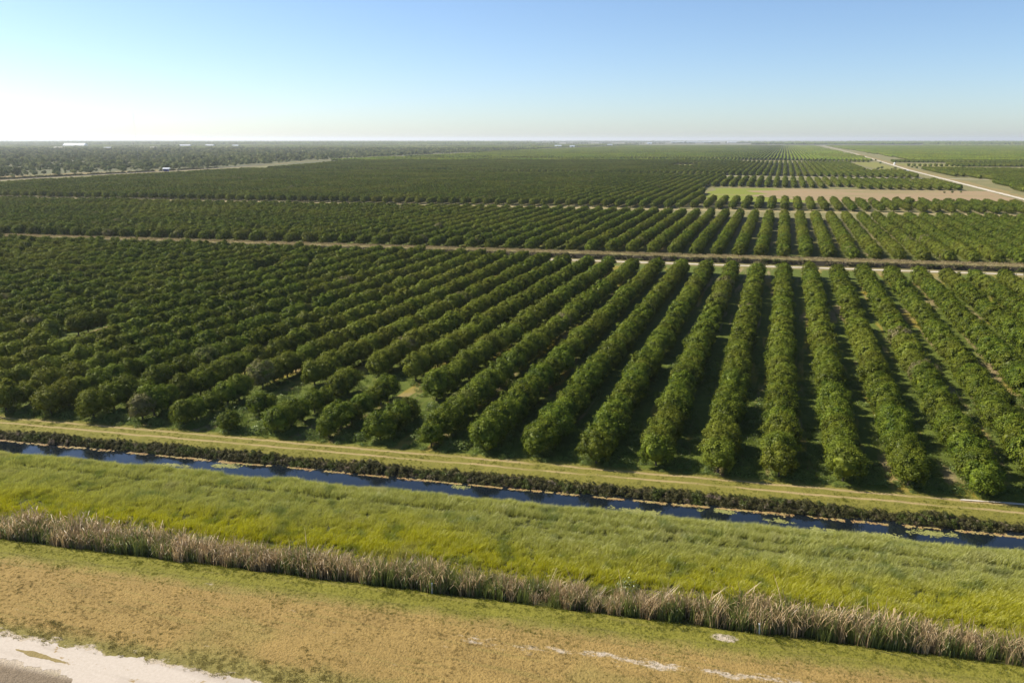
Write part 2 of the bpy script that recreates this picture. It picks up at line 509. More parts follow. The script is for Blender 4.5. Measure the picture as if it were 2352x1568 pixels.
# roads
road = [(-140, 34), (-62, 46.6 - 6.3), (-58.8, 41.7), (-54, 42.3), (-50, 42.5), (-46, 42.9), (-41, 43.0), (-37, 43.3), (-33, 43.6), (-29, 43.6), (-24, 43.4), (-10, 43.8), (20, 46), (20, 40), (-25, 38.2), (-46, 38.9), (-50, 39.6), (-54, 39.7), (-58, 39.2), (-66, 37), (-140, 28)]
sheet('dirt_road', road, 0.012, M_sand, 'pale sandy dirt road in the bottom left corner', 0.42, 0.16)
sheet('dry_grass_patch', [(-56.0, 40.75), (-54.5, 41.0), (-52, 40.95), (-50.3, 40.75), (-51.5, 40.5), (-54, 40.5)], 0.022, M_tanfield, 'dry grass island in the middle of the sandy road', 0.12, 0.25, seed=3)
ribbon('orchard_track', [sv(-360, 270), sv(-60, 270), sv(700, 270)], 1.9, 0.03, M_sandfar, 'pale dirt track behind the nearest orchard block', 0.22, 1.5)
ribbon('straight_dirt_road', [(158, 380), (158.5, 640), (158.7, 846), (160, 1216), (172, 1700), (193, 2618), (225, 5600)], 4.2, 0.06, M_sandfar, 'long straight pale dirt road running to the horizon at right', 0.25, 6)
ribbon('road_verge', [(164, 380), (163.5, 640), (165, 846), (167, 1216), (179, 1700), (199, 2618)], 10, 0.03, M_tanfield, 'tan grass verge along the long straight road', 1.5, 8)
ribbon('cross_dirt_road', [(-420, 945), (-73, 947), (40, 948), (160, 948), (200, 940)], 4.5, 0.05, M_sandfar, 'thin dirt road crossing between far orchard blocks', 0.4, 5)
ribbon('canal_road', [(-746, 380), (-748, 613), (-750, 835), (-757, 960), (-790, 1130), (-848, 1314), (-915, 2247), (-1000, 5127), (-1040, 9000)], 7, 0.05, M_tanfield, 'narrow road beside the far left canal', 0.4, 8)
ribbon('far_canal', [(-757, 380), (-759, 613), (-762, 835), (-769, 960), (-800, 1130)], 13, 0.07, M_darkditch, 'dark weedy canal along the wild land at far left', 0.5, 8)
sheet('tan_strip', [(-762, 560), (-764, 835), (-771, 960), (-795, 940), (-812, 800), (-835, 720), (-812, 560)], 0.03, M_tanfield, 'tan grass strip beyond the far left canal', 3, 6)
sheet('fallow_field', [(-46, 560), (10, 566), (80, 588), (140, 588), (154, 590), (154, 728), (100, 722), (0, 712), (-50, 705)], 0.03, M_fallow, 'bare brown fallow field between two orchard blocks at right', 1.5, 4)
sheet('green_field_corner', [(-52, 552), (10, 556), (34, 572), (4, 588), (-22, 612), (-8, 640), (-26, 672), (6, 700), (-10, 709), (-54, 703)], 0.036, M_meadow_g, 'bright green corner at the left end of the fallow field', 4.5, 3)
sheet('meadow', [(104, 1105), (130, 1195), (112, 1480), (125, 1590), (156, 1600), (154, 1130)], 0.03, M_meadow, 'yellow green meadow left of the long straight road', 2, 6)
sheet('meadow_strip', [(176, 1380), (182, 1520), (250, 1530), (265, 1370), (345, 1355), (420, 1370), (420, 1270), (320, 1215), (262, 1265), (200, 1350)], 0.03, M_meadow, 'yellow green meadow strip right of the long straight road', 2, 6, seed=2)
sheet('grass_clearing', [(-157, 1180), (-170, 1330), (-132, 1365), (-120, 1235)], 0.04, M_meadow_g, 'bright green clearing in the far orchard', 2, 6, seed=4)
for i, (x, y, a, b) in enumerate([(-704, 650, 6, 10), (-712, 722, 14, 11), (-688, 985, 7, 45)]):
    sheet('sand_patch', [(x - a, y - b), (x + a, y - b), (x + a, y + b), (x - a, y + b)], 0.045, M_sandfar,
          ['smallest pale sand patch at the orchard edge by the far left canal', 'pale sand patch at the orchard edge by the far left canal', 'long pale sand patch at the orchard edge beyond the blue pump shed'][i], 1, 3, seed=i)
# wheel marks of sand at the right end of the near track
sheet('sand_wheel_mark', [(22, 95.75), (26, 96.25), (34, 97.1), (34, 97.5), (26, 96.65), (22.5, 96.1)], 0.06, M_sandfar, 'pale sand wheel mark at the right end of the grassy track', 0.14, 0.3, seed=8)


# ---------------------------------------------------------------- foliage shapes
def unit(n, r):
    a = r.normal(size=(n, 3)); return a / np.linalg.norm(a, axis=1)[:, None]


def leaf_quads(P, N, size, r, asp=0.6):
    n = len(P)
    t = np.cross(N, unit(n, r)); t /= np.linalg.norm(t, axis=1)[:, None] + 1e-9
    b = np.cross(N, t)
    s = size * r.uniform(0.6, 1.35, n)
    t = t * s[:, None]; b = b * (s * asp)[:, None]
    V = np.stack([P - t, P - b * 0.9, P + t, P + b * 0.9], 1).reshape(-1, 3)
    return V, np.arange(4 * n).reshape(n, 4)


def ico(sub=1):
    import bmesh
    bm = bmesh.new(); bmesh.ops.create_icosphere(bm, subdivisions=sub, radius=1)
    V = np.array([v.co[:] for v in bm.verts]); F = np.array([[v.index for v in f.verts] for f in bm.faces])
    bm.free(); return V, F


def crown(nclump, nleaf, leaf, seed, w=4.75, h=4.35, base=0.3, core=0.66, droop=0.0):
    """a broad lumpy dome of leaf clumps reaching nearly to the ground, with a small solid heart"""
    r = np.random.default_rng(seed)
    rx, ry = w / 2 * r.uniform(0.94, 1.0), w / 2 * r.uniform(1.0, 1.08)
    zc = base + (h - base) * 0.46; rz = (h - base) * 0.54
    d = unit(nclump, r); d[:, 2] = np.where(d[:, 2] < -0.65, -d[:, 2], d[:, 2])
    lump = 1 + 0.09 * np.sin(3 * np.arctan2(d[:, 1], d[:, 0]) + r.uniform(0, 6)) + r.normal(0, 0.08, nclump)
    cc = d * np.array([rx, ry, rz]) * (lump * 0.80)[:, None] + (0, 0, zc)
    cr = r.uniform(0.38, 0.74, nclump)
    k = r.integers(0, nclump, nleaf)
    dd = unit(nleaf, r); dd[:, 2] = np.where((dd[:, 2] < -0.2) & (r.uniform(size=nleaf) < .6), -dd[:, 2], dd[:, 2])
    P = cc[k] + dd * cr[k][:, None] * r.uniform(0.55, 1.08, nleaf)[:, None]
    P[:, 2] = np.maximum(P[:, 2], 0.12 + r.uniform(0, 0.3, nleaf))
    N = dd * 0.95 + d[k] * 0.7 + unit(nleaf, r) * 0.6 + (0, 0, 0.15)
    N /= np.linalg.norm(N, axis=1)[:, None]
    V, F = leaf_quads(P, N, leaf, r)
    iv, iF = ico(2)
    cv = iv * np.array([rx, ry, rz]) * core * (1 + 0.12 * gnoise(iv[:, 0] * 3, iv[:, 1] * 3 + iv[:, 2] * 2, 1.6, seed))[:, None] + (0, 0, zc)
    F = [tuple(f) for f in F] + [tuple(f + len(V)) for f in iF]
    return np.concatenate([V, cv]), F


def trunk_mb(seed, h=3.0, r0=0.14):
    rr = random.Random(seed); m = MB()
    fork = rr.uniform(0.5, 0.9)
    m.tube([(0, 0, -0.15), (0.02, 0, 0.2), (rr.uniform(-.06, .06), rr.uniform(-.06, .06), fork)], [r0 * 1.35, r0, r0 * 0.85], 8)
    for k in range(5):
        a = k * 1.257 + rr.uniform(-.3, .3); s = rr.uniform(0.7, 1.1)
        c, q = math.cos(a), math.sin(a)
        m.tube([(0, 0, fork - 0.05), (c * .45 * s, q * .45 * s, fork + .7), (c * 1.1 * s, q * 1.1 * s, fork + 1.5), (c * 1.6 * s, q * 1.6 * s, h)], [r0 * .6, r0 * .45, r0 * .3, r0 * .1], 6)
    return m


PROTO = bpy.data.collections.new('prototypes')     # shapes used only as instances
counter = {'n': 0}


def proto_collection(name, meshes):
    col = bpy.data.collections.new(name)
    for i, m in enumerate(meshes):
        o = bpy.data.objects.new('%s_%02d' % (name, i), m); col.objects.link(o)
    return col


def scatter(name, col, pos, rot, scl, pick, label, cat=None, parent=None):
    """one object: instances of the shapes in col on the given points"""
    n = len(pos)
    me = bpy.data.meshes.new(name)
    me.vertices.add(n); me.vertices.foreach_set('co', np.asarray(pos, np.float32).ravel())
    a = me.attributes.new('turn', 'FLOAT_VECTOR', 'POINT'); a.data.foreach_set('vector', np.asarray(rot, np.float32).ravel())
    a = me.attributes.new('grow', 'FLOAT_VECTOR', 'POINT'); a.data.foreach_set('vector', np.asarray(scl, np.float32).ravel())
    a = me.attributes.new('pick', 'INT', 'POINT'); a.data.foreach_set('value', np.asarray(pick, np.int32))
    ng = bpy.data.node_groups.new(name + '_nodes', 'GeometryNodeTree')
    ng.interface.new_socket('Geometry', in_out='INPUT', socket_type='NodeSocketGeometry')
    ng.interface.new_socket('Geometry', in_out='OUTPUT', socket_type='NodeSocketGeometry')
    gi = ng.nodes.new('NodeGroupInput'); go = ng.nodes.new('NodeGroupOutput')
    ci = ng.nodes.new('GeometryNodeCollectionInfo'); ci.inputs['Collection'].default_value = col
    ci.inputs['Separate Children'].default_value = True; ci.inputs['Reset Children'].default_value = True
    ip = ng.nodes.new('GeometryNodeInstanceOnPoints'); ip.inputs['Pick Instance'].default_value = True
    L = ng.links.new
    def at(nm, t):
        q = ng.nodes.new('GeometryNodeInputNamedAttribute'); q.data_type = t; q.inputs['Name'].default_value = nm
        return q.outputs['Attribute']
    L(gi.outputs[0], ip.inputs['Points']); L(ci.outputs[0], ip.inputs['Instance'])
    L(at('pick', 'INT'), ip.inputs['Instance Index'])
    L(at('turn', 'FLOAT_VECTOR'), ip.inputs['Rotation']); L(at('grow', 'FLOAT_VECTOR'), ip.inputs['Scale'])
    L(ip.outputs[0], go.inputs[0])
    o = link(name, me, parent)
    mod = o.modifiers.new('scatter', 'NODES'); mod.node_group = ng
    return tag(o, label, cat, kind='stuff')


def zrot(n): return np.stack([np.zeros(n), np.zeros(n), rng.uniform(0, 2 * math.pi, n)], 1)


# frustum test on the ground
cy, sy = math.cos(YAW), math.sin(YAW)
def view(x, y):
    fwd = -x * sy + y * cy; rt = x * cy + y * sy
    return fwd, rt
def in_view(x, y, margin=6.0, ang=0.665):
    f, r = view(x, y)
    return (np.abs(r) < f * ang + margin) & (f > 10)


# ---------------------------------------------------------------- orchard layout
ROW = 7.4; STEP = 3.15
def hole(x, y):
    """clearings where trees are missing: (x, y, half width, half length)"""
    m = np.zeros(len(x), bool)
    for (cx, cy_, a, b) in [(-131, 120, 6, 7), (-60.5, 112, 5.5, 3.5), (-50, 104, 5.0, 3.5), (-75, 104, 4, 3.5),
                            (-146, 204, 4.5, 9), (-70, 92, 3.2, 2.2), (-140, 215, 3.5, 4), (38, 108, 3.4, 6), (-38, 110, 2.0, 2.0)]:
        m |= (np.abs(x - cx) < a) & (np.abs(y - cy_) < b)
    return m


def blocked(x, y):
    """nothing planted on roads, fields and canals"""
    v = y - SL * x
    m = (v < 95.6) | ((v > np.interp(x, [-100, -40], [262, 250.5])) & (v < 288.5)) | ((v > 446) & (v < 492))
    m |= (x > -52) & (x < 150) & (v > 558) & (y < 726 + 0.02 * x)
    m |= (y > np.where(x > -60, 862, 912)) & (y < 955) & (x < 200)
    m |= (y > 640 + SL * x) & (y < 722) & (x > -60)
    m |= (y > 1430) & (y < 1590) & (np.abs(y - 1560) < 60 * (x > -120))
    xr = np.interp(y, [380, 640, 846, 1216, 1700, 2618, 5600], [158, 158.5, 158.7, 160, 172, 193, 225])
    m |= (x > 0.88 * xr) & (x < xr + 16)
    xl = np.interp(y, [380, 613, 835, 960, 1130, 1314, 2247, 5127, 9000], [-740, -741, -744, -751, -784, -840, -906, -990, -1030])
    m |= x < xl * 0.895
    m |= (x > 98 + (y - 1105) * 0.02) & (x < xr) & (y > 1100) & (y < 1592) 
    m |= (x > xr) & (y > 1225 + 0.0 * x + 18 * np.sin(x / 60)) & (y < 1375 + 15 * np.sin(x / 45))
    m |= (x > xr) & (x < 250) & (y > 1370) & (y < 1520)
    m |= (x > xr) & (x < 178 + (y - 720) * 0.05) & (y < 1000) & (y > 380)
    m |= (x > -163) & (x < -124) & (y > 1195) & (y < 1350)
    m |= (x > 32) & (x < 58) & (y > 720) & (y < 750)
    return m


nr_lo, nr_hi = -330, 330
rows = np.arange(nr_lo, nr_hi + 1)
px, py, prow = [], [], []
for k in rows:
    x0 = 2.4 + k * ROW
    for (va, vb) in [(95.9, 263), (289.3, 445), (492.5, 641), (641.5, 1700)]:
        yy = np.arange(va + SL * x0, vb + SL * x0, STEP)
        px.append(np.full(len(yy), x0)); py.append(yy); prow.append(np.full(len(yy), k))
px = np.concatenate(px); py = np.concatenate(py); prow = np.concatenate(prow)
f, r_ = view(px, py)
ok = in_view(px, py, 14, 0.68) & (f < 1500) & ~blocked(px, py)
px, py, prow = px[ok], py[ok], prow[ok]
x = px + rng.normal(0, 0.14, len(px)); y = py + rng.normal(0, 0.35, len(px))
v = py - SL * px
miss = rng.uniform(size=len(x))
gapn = gnoise(x, y, 0.02, 9)
thr = 0.012 + 0.02 * (gapn > 0.9)
thr = np.where((v > 491) & (v < 570) & (x > -60), 0.24, thr)
keep = (miss > thr) & ~hole(x, y)
x, y, prow = x[keep], y[keep], prow[keep]
n = len(x)
vr = y - SL * x
sc = rng.normal(1.0, 0.035, n) + 0.04 * gnoise(x, y, 0.08, 17) + 0.055 * np.sin(y * 1.02 + prow * 2.3 + 0.8 * np.sin(y * 0.21 + prow))
sc = np.clip(sc, 0.8, 1.2)
# a few young or stunted trees
st = rng.uniform(size=n) < 0.018
sc[st] *= rng.uniform(0.6, 0.8, st.sum())
frontleft = (x < -40) & (x > -85) & (vr < 112)
sc[frontleft] *= rng.uniform(0.72, 0.98, frontleft.sum())
dist = np.hypot(x, y)
inner = in_view(x, y, 1.0, 0.66)
order = np.argsort(np.where(inner, dist, 1e9))
single = np.zeros(n, bool); single[order[:298]] = True

NV = 7
near_crowns, near_trunks = [], []
for s in range(NV):
    V_, F_ = crown(80, 5600, 0.115, 100 + s)
    near_crowns.append(mesh('crown', V_, F_, (M_leaf,)))
    t = trunk_mb(s); near_trunks.append(mesh('trunk', t.V, t.F, (M_bark,)))
mid_m = []
for s in range(6):
    V_, F_ = crown(62, 2600, 0.17, 200 + s)
    mid_m.append(mesh('orchard_tree_mid', V_, F_, (M_leaf,)))
    t = trunk_mb(40 + s)
    nV = len(V_)
    V2 = np.concatenate([V_, np.array(t.V)]); F2 = list(F_) + [tuple(i + nV for i in f) for f in t.F]
    m_ = mesh('orchard_tree_mid', V2, F2, (M_leaf, M_bark))
    mi = np.zeros(len(F2), np.int32); mi[len(F_):] = 1
    m_.polygons.foreach_set('material_index', mi)
    mid_m[-1] = m_
far_m = []
for s in range(5):
    V_, F_ = crown(34, 420, 0.36, 300 + s, core=0.74)
    far_m.append(mesh('orchard_tree_far', V_, F_, (M_leaf,)))

ORD = ['', 'first', 'second', 'third', 'fourth', 'fifth', 'sixth', 'seventh', 'eighth', 'ninth', 'tenth', 'eleventh', 'twelfth', 'thirteenth', 'fourteenth', 'fifteenth', 'sixteenth', 'seventeenth', 'eighteenth', 'nineteenth', 'twentieth', 'twenty-first', 'twenty-second', 'twenty-third', 'twenty-fourth', 'twenty-fifth', 'twenty-sixth', 'twenty-seventh', 'twenty-eighth', 'twenty-ninth', 'thirtieth']
nearblock = vr < 266
for k in np.unique(prow[single]):
    idx = np.where((prow == k) & nearblock)[0]
    idx = idx[np.argsort(y[idx])]
    if k == 0: rowname = 'the row that stands upright in the picture'
    elif k < 0: rowname = 'the %s row left of the upright row' % ORD[-k] if -k < len(ORD) else None
    else: rowname = 'the %s row right of the upright row' % ORD[k] if k < len(ORD) else None
    for q, i in enumerate(idx):
        if not single[i]: continue
        s = int(rng.integers(0, NV))
        root = bpy.data.objects.new('orchard_tree', None); C.objects.link(root)
        root.location = (x[i], y[i], -0.02)
        root.rotation_euler = (0, 0, float(rng.integers(0, 2)) * math.pi + float(rng.normal(0, 0.25)))
        g_ = sc[i]; root.scale = (g_ * rng.uniform(.95, 1.05), g_ * rng.uniform(.95, 1.05), g_ * rng.uniform(.95, 1.07))
        root.empty_display_size = 0.5
        c_ = bpy.data.objects.new('crown', near_crowns[s]); C.objects.link(c_); c_.parent = root
        t_ = bpy.data.objects.new('trunk', near_trunks[s]); C.objects.link(t_); t_.parent = root
        adj = 'stunted' if g_ < 0.82 else 'bushy'
        place = 'at the canal end of' if q == 0 else ('%s from the canal in' % ORD[q + 1])
        tag(root, '%s tree %s %s' % (adj, place, rowname), 'tree', 'orchard trees planted in rows')

rest = ~single
mids = rest & (dist < 620)
fars = rest & (dist >= 620)
allm = proto_collection('orchard_tree_shapes', mid_m + far_m)
idx = np.where(rest)[0]
pick = np.where(dist[idx] < 620, rng.integers(0, 6, len(idx)), 6 + rng.integers(0, 5, len(idx)))
s3 = np.stack([sc[idx] * rng.uniform(.95, 1.06, len(idx)), sc[idx] * rng.uniform(.95, 1.06, len(idx)), sc[idx] * rng.uniform(.96, 1.05, len(idx))], 1)
trot = np.zeros((len(idx), 3)); trot[:, 2] = math.pi * rng.integers(0, 2, len(idx)) + rng.normal(0, 0.25, len(idx))
scatter('orchard_rows', allm, np.stack([x[idx], y[idx], np.zeros(len(idx))], 1), trot, s3, pick,
        'green orchard trees in long rows filling the blocks behind the nearest trees', 'orchard')


# ---------------------------------------------------------------- far orchard tiles
def tile(seed, w=82, d=80, row=7.4, step=4.0, blob=1.0, dens=1.0, hvar=0.1, fill=True):
    r = np.random.default_rng(seed)
    iv, iF = ico(1)
    Vs, Fs = [], []; nb = 0
    if fill:
        gx, gy = np.meshgrid(np.arange(-w / 2, w / 2, row) + row / 2, np.arange(-d / 2, d / 2, step) + step / 2)
        pts = np.stack([gx.ravel(), gy.ravel()], 1)
    else:
        m = int(w * d / 34 * dens)
        pts = np.stack([r.uniform(-w / 2, w / 2, m), r.uniform(-d / 2, d / 2, m)], 1)
    for (a, b) in pts:
        if r.uniform() > dens and fill: continue
        s = blob * max(0.5, r.normal(1, hvar))
        jit = 1 + r.normal(0, 0.13, len(iv))
        vv = iv * jit[:, None] * np.array([2.3, 2.6, 2.2]) * s + (a + r.normal(0, .3), b + r.normal(0, .4), 2.2 * s)
        Vs.append(vv); Fs.append(iF + nb); nb += len(iv)
    return np.concatenate(Vs), np.concatenate(Fs)


tiles = []
for s in range(4):
    V_, F_ = tile(500 + s, dens=0.985); tiles.append(mesh('far_tile', V_, F_, (M_leaf_far,)))
for s in range(3):
    V_, F_ = tile(520 + s, dens=0.45, fill=False, hvar=0.45, blob=1.1); tiles.append(mesh('scrub_tile', V_, F_, (M_scrub,)))
for s in range(2):
    V_, F_ = tile(540 + s, dens=0.5, fill=False, hvar=0.3, blob=2.3); tiles.append(mesh('forest_tile', V_, F_, (M_leaf_far,)))
tcol = proto_collection('far_tile_shapes', tiles)
tx, ty = np.meshgrid(np.arange(-9000, 9000, 81.4), np.arange(1400, 12500, 80.5))
tx = tx.ravel() + 2.4; ty = ty.ravel()
f, _ = view(tx, ty)
xl = np.interp(ty, [380, 960, 1130, 1314, 2247, 5127, 9000], [-740, -751, -784, -840, -906, -990, -1030])
xr = np.interp(ty, [1216, 1700, 2618, 5600], [160, 172, 193, 225])
f1 = gnoise(tx, ty, 0.0011, 21)
ok = in_view(tx, ty, 120, 0.655) & (f > 1500) & (f < 12000)
orch = ok & (tx > xl + 50) & (ty < 5400 + 0.08 * tx) & ~((np.abs(tx - xr) < 52)) & (((ty * 1.0) % 805) > 60)
# the strip beside the far road is planted with narrower instances further down
scr = ok & (tx < xl - 90) & (f < 3300)
bareR = ok & (tx >= xl) & (ty >= 5400 + 0.08 * tx) & (f1 > 0.8)
forest = ok & ((f > 6300) & (f1 > -0.2) & (rng.uniform(size=len(tx)) < 0.5))
orchL = ok & (tx < xl - 90) & (f >= 3500) & (f < 6300) & (f1 > -0.75)
P, K = [], []
for msk, ks in ((orch, (0, 1, 2, 3)), (orchL, (0, 1, 2, 3, 4)), (bareR, (4, 5, 6)), (forest, (7, 8))):
    i = np.where(msk)[0]; P.append(np.stack([tx[i], ty[i], np.zeros(len(i))], 1)); K.append(rng.choice(ks, len(i)))
P = np.concatenate(P); K = np.concatenate(K)
rt = np.zeros((len(P), 3)); rt[:, 2] = math.pi * rng.integers(0, 2, len(P))
scatter('distant_groves', tcol, P, rt, np.ones((len(P), 3)), K, 'distant groves and woods stretching to the horizon', 'grove')

# wild scrub at the far left: sized trees spread at random
shrub_m = []
for s in range(5):
    V_, F_ = crown(30, 520, 0.34, 700 + s, w=6.2, h=4.6, core=0.7)
    shrub_m.append(mesh('scrub_tree', V_, F_, (M_scrub,)))
m = 75000
a = rng.uniform(-3600, -760, m); b = rng.uniform(560, 3400, m)
f, _ = view(a, b)
xl = np.interp(b, [380, 960, 1130, 1314, 2247, 5127, 9000], [-776, -786, -806, -862, -925, -1008, -1050])
dn = gnoise(a, b, 0.012, 33) + 0.5 * gnoise(a, b, 0.05, 34)
stripd = np.clip((xl + 14 - a) / 45, 0.10, 1)
ok = in_view(a, b, 20) & (f < 3400) & (a < xl) & (rng.uniform(size=m) < stripd * np.clip(0.62 + 0.4 * dn, 0.08, 1))
a, b = a[ok], b[ok]
sz = np.clip(rng.lognormal(-0.05, 0.38, len(a)), 0.35, 2.1)
near_i = np.argsort(np.where(in_view(a, b, 0, 0.64), np.hypot(a, b) / sz, 1e9))[:60]
for q in near_i:
    o = bpy.data.objects.new('scrub_tree', shrub_m[int(q) % 5]); C.objects.link(o)
    o.location = (a[q], b[q], 0); o.rotation_euler = (0, 0, float(rng.uniform(0, 6.28))); o.scale = (sz[q], sz[q], sz[q] * 1.05)
    tag(o, 'rounded scrub tree in the wild land beyond the far left canal', 'tree', 'scrub trees beyond the far left canal')
rm = np.ones(len(a), bool); rm[near_i] = False
a, b, sz = a[rm], b[rm], sz[rm]
scatter('wild_scrub', proto_collection('scrub_shapes', shrub_m), np.stack([a, b, np.zeros(len(a))], 1), zrot(len(a)),
        np.stack([sz, sz, sz * rng.uniform(.85, 1.2, len(a))], 1), rng.integers(0, 5, len(a)), 'mixed scrub and low trees covering the wild land at left', 'scrub')


# ---------------------------------------------------------------- blades
def blades(nb, h, w, spread, lean, seed, mat, bend=0.5, kink=0.0, jit=0.35, seg=3):
    r = np.random.default_rng(seed)
    Vs, Fs = [], []; base = 0
    for k in range(nb):
        a = r.uniform(0, 6.28); rr = spread * math.sqrt(r.uniform())
        p = np.array([math.cos(a) * rr, math.sin(a) * rr, -0.05])
        H = h * r.uniform(1 - jit, 1 + jit)
        ta = r.uniform(0, 6.28)
        dirv = np.array([math.cos(ta), math.sin(ta), 0]) * bend * r.uniform(.3, 1.2) + np.array(lean)
        side = unit(1, r)[0]; side[2] *= .2; side /= np.linalg.norm(side)
        pts = [p + np.array([0, 0, 1]) * H * t + dirv * H * t * t for t in np.linspace(0, 1, seg + 1)]
        if r.uniform() < kink:
            pts[-1] = pts[-2] + (dirv / (np.linalg.norm(dirv) + 1e-6) * 0.8 + np.array([0, 0, -0.5])) * H / seg
        for i, q in enumerate(pts):
            ww = w * (1 - (i / seg) ** 1.5 * 0.85) / 2
            Vs += [q - side * ww, q + side * ww]
        for i in range(seg): Fs.append((base + 2 * i, base + 2 * i + 1, base + 2 * i + 3, base + 2 * i + 2))
        base += 2 * (seg + 1)
    return mesh('tuft', np.array(Vs), np.array(Fs), (mat,))


def strip_points(x0, x1, v0, v1, dens):
    nn = int((x1 - x0) * (v1 - v0) * dens)
    a = rng.uniform(x0, x1, nn); vv = rng.uniform(v0, v1, nn); b = vv + SL * a
    k = in_view(a, b, 3, 0.77) & (view(a, b)[0] > 30)
    return a[k], b[k], vv[k]


# tall grass bank
tufts = [blades(60, 0.50, 0.034, 0.44, (0.34, 0.10, 0), 800 + s, M_bank, bend=0.5) for s in range(5)]
a, b, vv = strip_points(-125, 62, 65.6, 83.35, 7.5)
nz = gnoise(a * 0.5, b, 0.8, 51) + 0.7 * gnoise(a, b, 2.0, 52)
s1 = np.clip(0.95 + 0.24 * nz, 0.4, 1.5)
s1 *= np.where(vv < 67.5, 0.65, 1) * np.where(vv > 82.5, 0.8, 1)
tw = vv + 0.12 * gnoise(a, vv * 0, 0.15, 3)
track = (np.abs(tw - 78.0) < 0.4) | ((np.abs(tw - 76.0) < 0.33) & (a > -25))
s1 = np.where(track, s1 * 0.12, s1)
s1 = np.where((tw > 78.4) & (tw < 79.3), np.maximum(s1, 0.9) * 1.2, s1)
zz = ground_z(a, b)
rt = zrot(len(a)); rt[:, 2] = rng.normal(0, 0.7, len(a))
scatter('tall_grass', proto_collection('tall_grass_shapes', tufts), np.stack([a, b, zz], 1), rt, np.stack([s1, s1, s1 * rng.uniform(.8, 1.2, len(a))], 1), rng.integers(0, 5, len(a)),
        'tall yellow green grass covering the bank between canal and reeds', 'grass')

# mown verge, low tufts
lows = [blades(24, 0.12, 0.03, 0.16, (0.2, 0.05, 0), 830 + s, M_mown, bend=0.9, seg=2) for s in range(4)]
a, b, vv = strip_points(-78, 50, 45.8, 62.5, 9.0)
nz = gnoise(a, b, 1.3, 61) + gnoise(a, b, 0.4, 62) * 0.6
edge = np.interp(a, [-60, -45, -33, -20, 20], [41.9, 43.0, 43.7, 43.9, 46.2])
s1 = np.clip(0.62 + 0.2 * nz, 0.3, 1.6) * np.where((b - edge) < 2.6, 1.7, 1.0) * np.where(vv > 60.6, 1.7, 1)
k = (b > edge - 0.1 + rng.uniform(-.3, .6, len(a)))
a, b, vv, s1 = a[k], b[k], vv[k], s1[k]
scatter('mown_grass', proto_collection('mown_grass_shapes', lows), np.stack([a, b, ground_z(a, b)], 1), zrot(len(a)), np.stack([s1, s1, s1], 1), rng.integers(0, 4, len(a)),
        'short patchy brown and green grass beside the sandy road', 'grass')

# reeds
rd = [blades(22, 2.0, 0.08, 0.50, (0.10, 0.0, 0), 850 + s, M_dry, bend=0.48, kink=0.5, jit=0.33, seg=4) for s in range(5)]
rg = [blades(20, 1.6, 0.09, 0.40, (0.06, 0.0, 0), 870 + s, M_reed, bend=0.2, kink=0.1, jit=0.45, seg=3) for s in range(3)]
a, b, vv = strip_points(-100, 50, 62.45, 65.9, 5.0)
pn = gnoise(a, b, 0.25, 71)
edge_f = np.where(vv > 64.7 + 0.8 * gnoise(a, vv * 0, 0.35, 72), 0.5, 1.0) * (1 + 0.16 * gnoise(a, vv * 0, 0.18, 73) + 0.1 * gnoise(a, vv * 0, 0.9, 74))
s1 = np.clip(rng.normal(0.95, 0.19, len(a)) + 0.10 * pn, 0.55, 1.2) * edge_f
pk = np.where(rng.uniform(size=len(a)) < np.clip(np.where(vv < 63.1, 0.55, 0.36) + 0.25 * pn, 0.1, 0.9), 5 + rng.integers(0, 3, len(a)), rng.integers(0, 5, len(a)))
k = (rng.uniform(size=len(a)) < 0.95) & (vv > 62.5 + 0.35 * gnoise(a, vv * 0, 0.5, 75)) & (np.abs(a + 12.2) > 0.35) & (gnoise(a, vv * 2, 0.9, 76) > -1.25)
scatter('reed_bed', proto_collection('reed_shapes', rd + rg), np.stack([a, b, ground_z(a, b)], 1)[k], zrot(len(a))[k], np.stack([s1, s1, s1], 1)[k], pk[k],
        'tangled dry tan reeds with green stems along the ditch', 'reeds')

# dark scrub on the far canal bank
def bush(seed, nl, leaf, w, h, mat):
    r = np.random.default_rng(seed)
    d = unit(nl, r); d[:, 2] = np.abs(d[:, 2])
    P = d * np.array([w / 2, w / 2, h]) * (0.45 + 0.6 * r.uniform(size=nl) ** 0.6)[:, None]
    N = d + unit(nl, r) * 0.9 + (0, 0, .2); N /= np.linalg.norm(N, axis=1)[:, None]
    V_, F_ = leaf_quads(P, N, leaf, r, 0.55)
    return mesh('bush', V_, F_, (mat,))
bs = [bush(900 + s, 150, 0.07, 0.8, 0.55, M_bscrub) for s in range(5)]
a, b, vv = strip_points(-125, 62, 87.85, 89.55, 14)
s1 = np.clip(np.where(vv > 89.1, 0.6, 1.0) * rng.normal(0.62, 0.24, len(a)) + 0.12 * gnoise(a, b, 0.6, 81), 0.25, 1.5)
scatter('bank_scrub', proto_collection('bank_scrub_shapes', bs), np.stack([a, b, ground_z(a, b)], 1), zrot(len(a)), np.stack([s1, s1, s1], 1), rng.integers(0, 5, len(a)),
        'dark ragged scrub on the steep far bank of the canal', 'scrub')

# short grass on the farm track
tl = [blades(22, 0.13, 0.03, 0.2, (0.2, 0.05, 0), 910 + s, M_mown, bend=0.7, seg=2) for s in range(3)]
a, b, vv = strip_points(-125, 62, 89.4, 95.6, 4.0)
wv = vv
k = ~((np.abs(wv - 91.4) < 0.35) | (np.abs(wv - 93.35) < 0.35))
a, b = a[k], b[k]
s1 = np.clip(0.8 + 0.5 * gnoise(a, b, 1.0, 63), 0.3, 1.8)
scatter('track_grass', proto_collection('track_grass_shapes', tl), np.stack([a, b, ground_z(a, b)], 1), zrot(len(a)), np.stack([s1, s1, s1], 1), rng.integers(0, 3, len(a)),
        'short olive grass on the track between canal and orchard', 'grass')

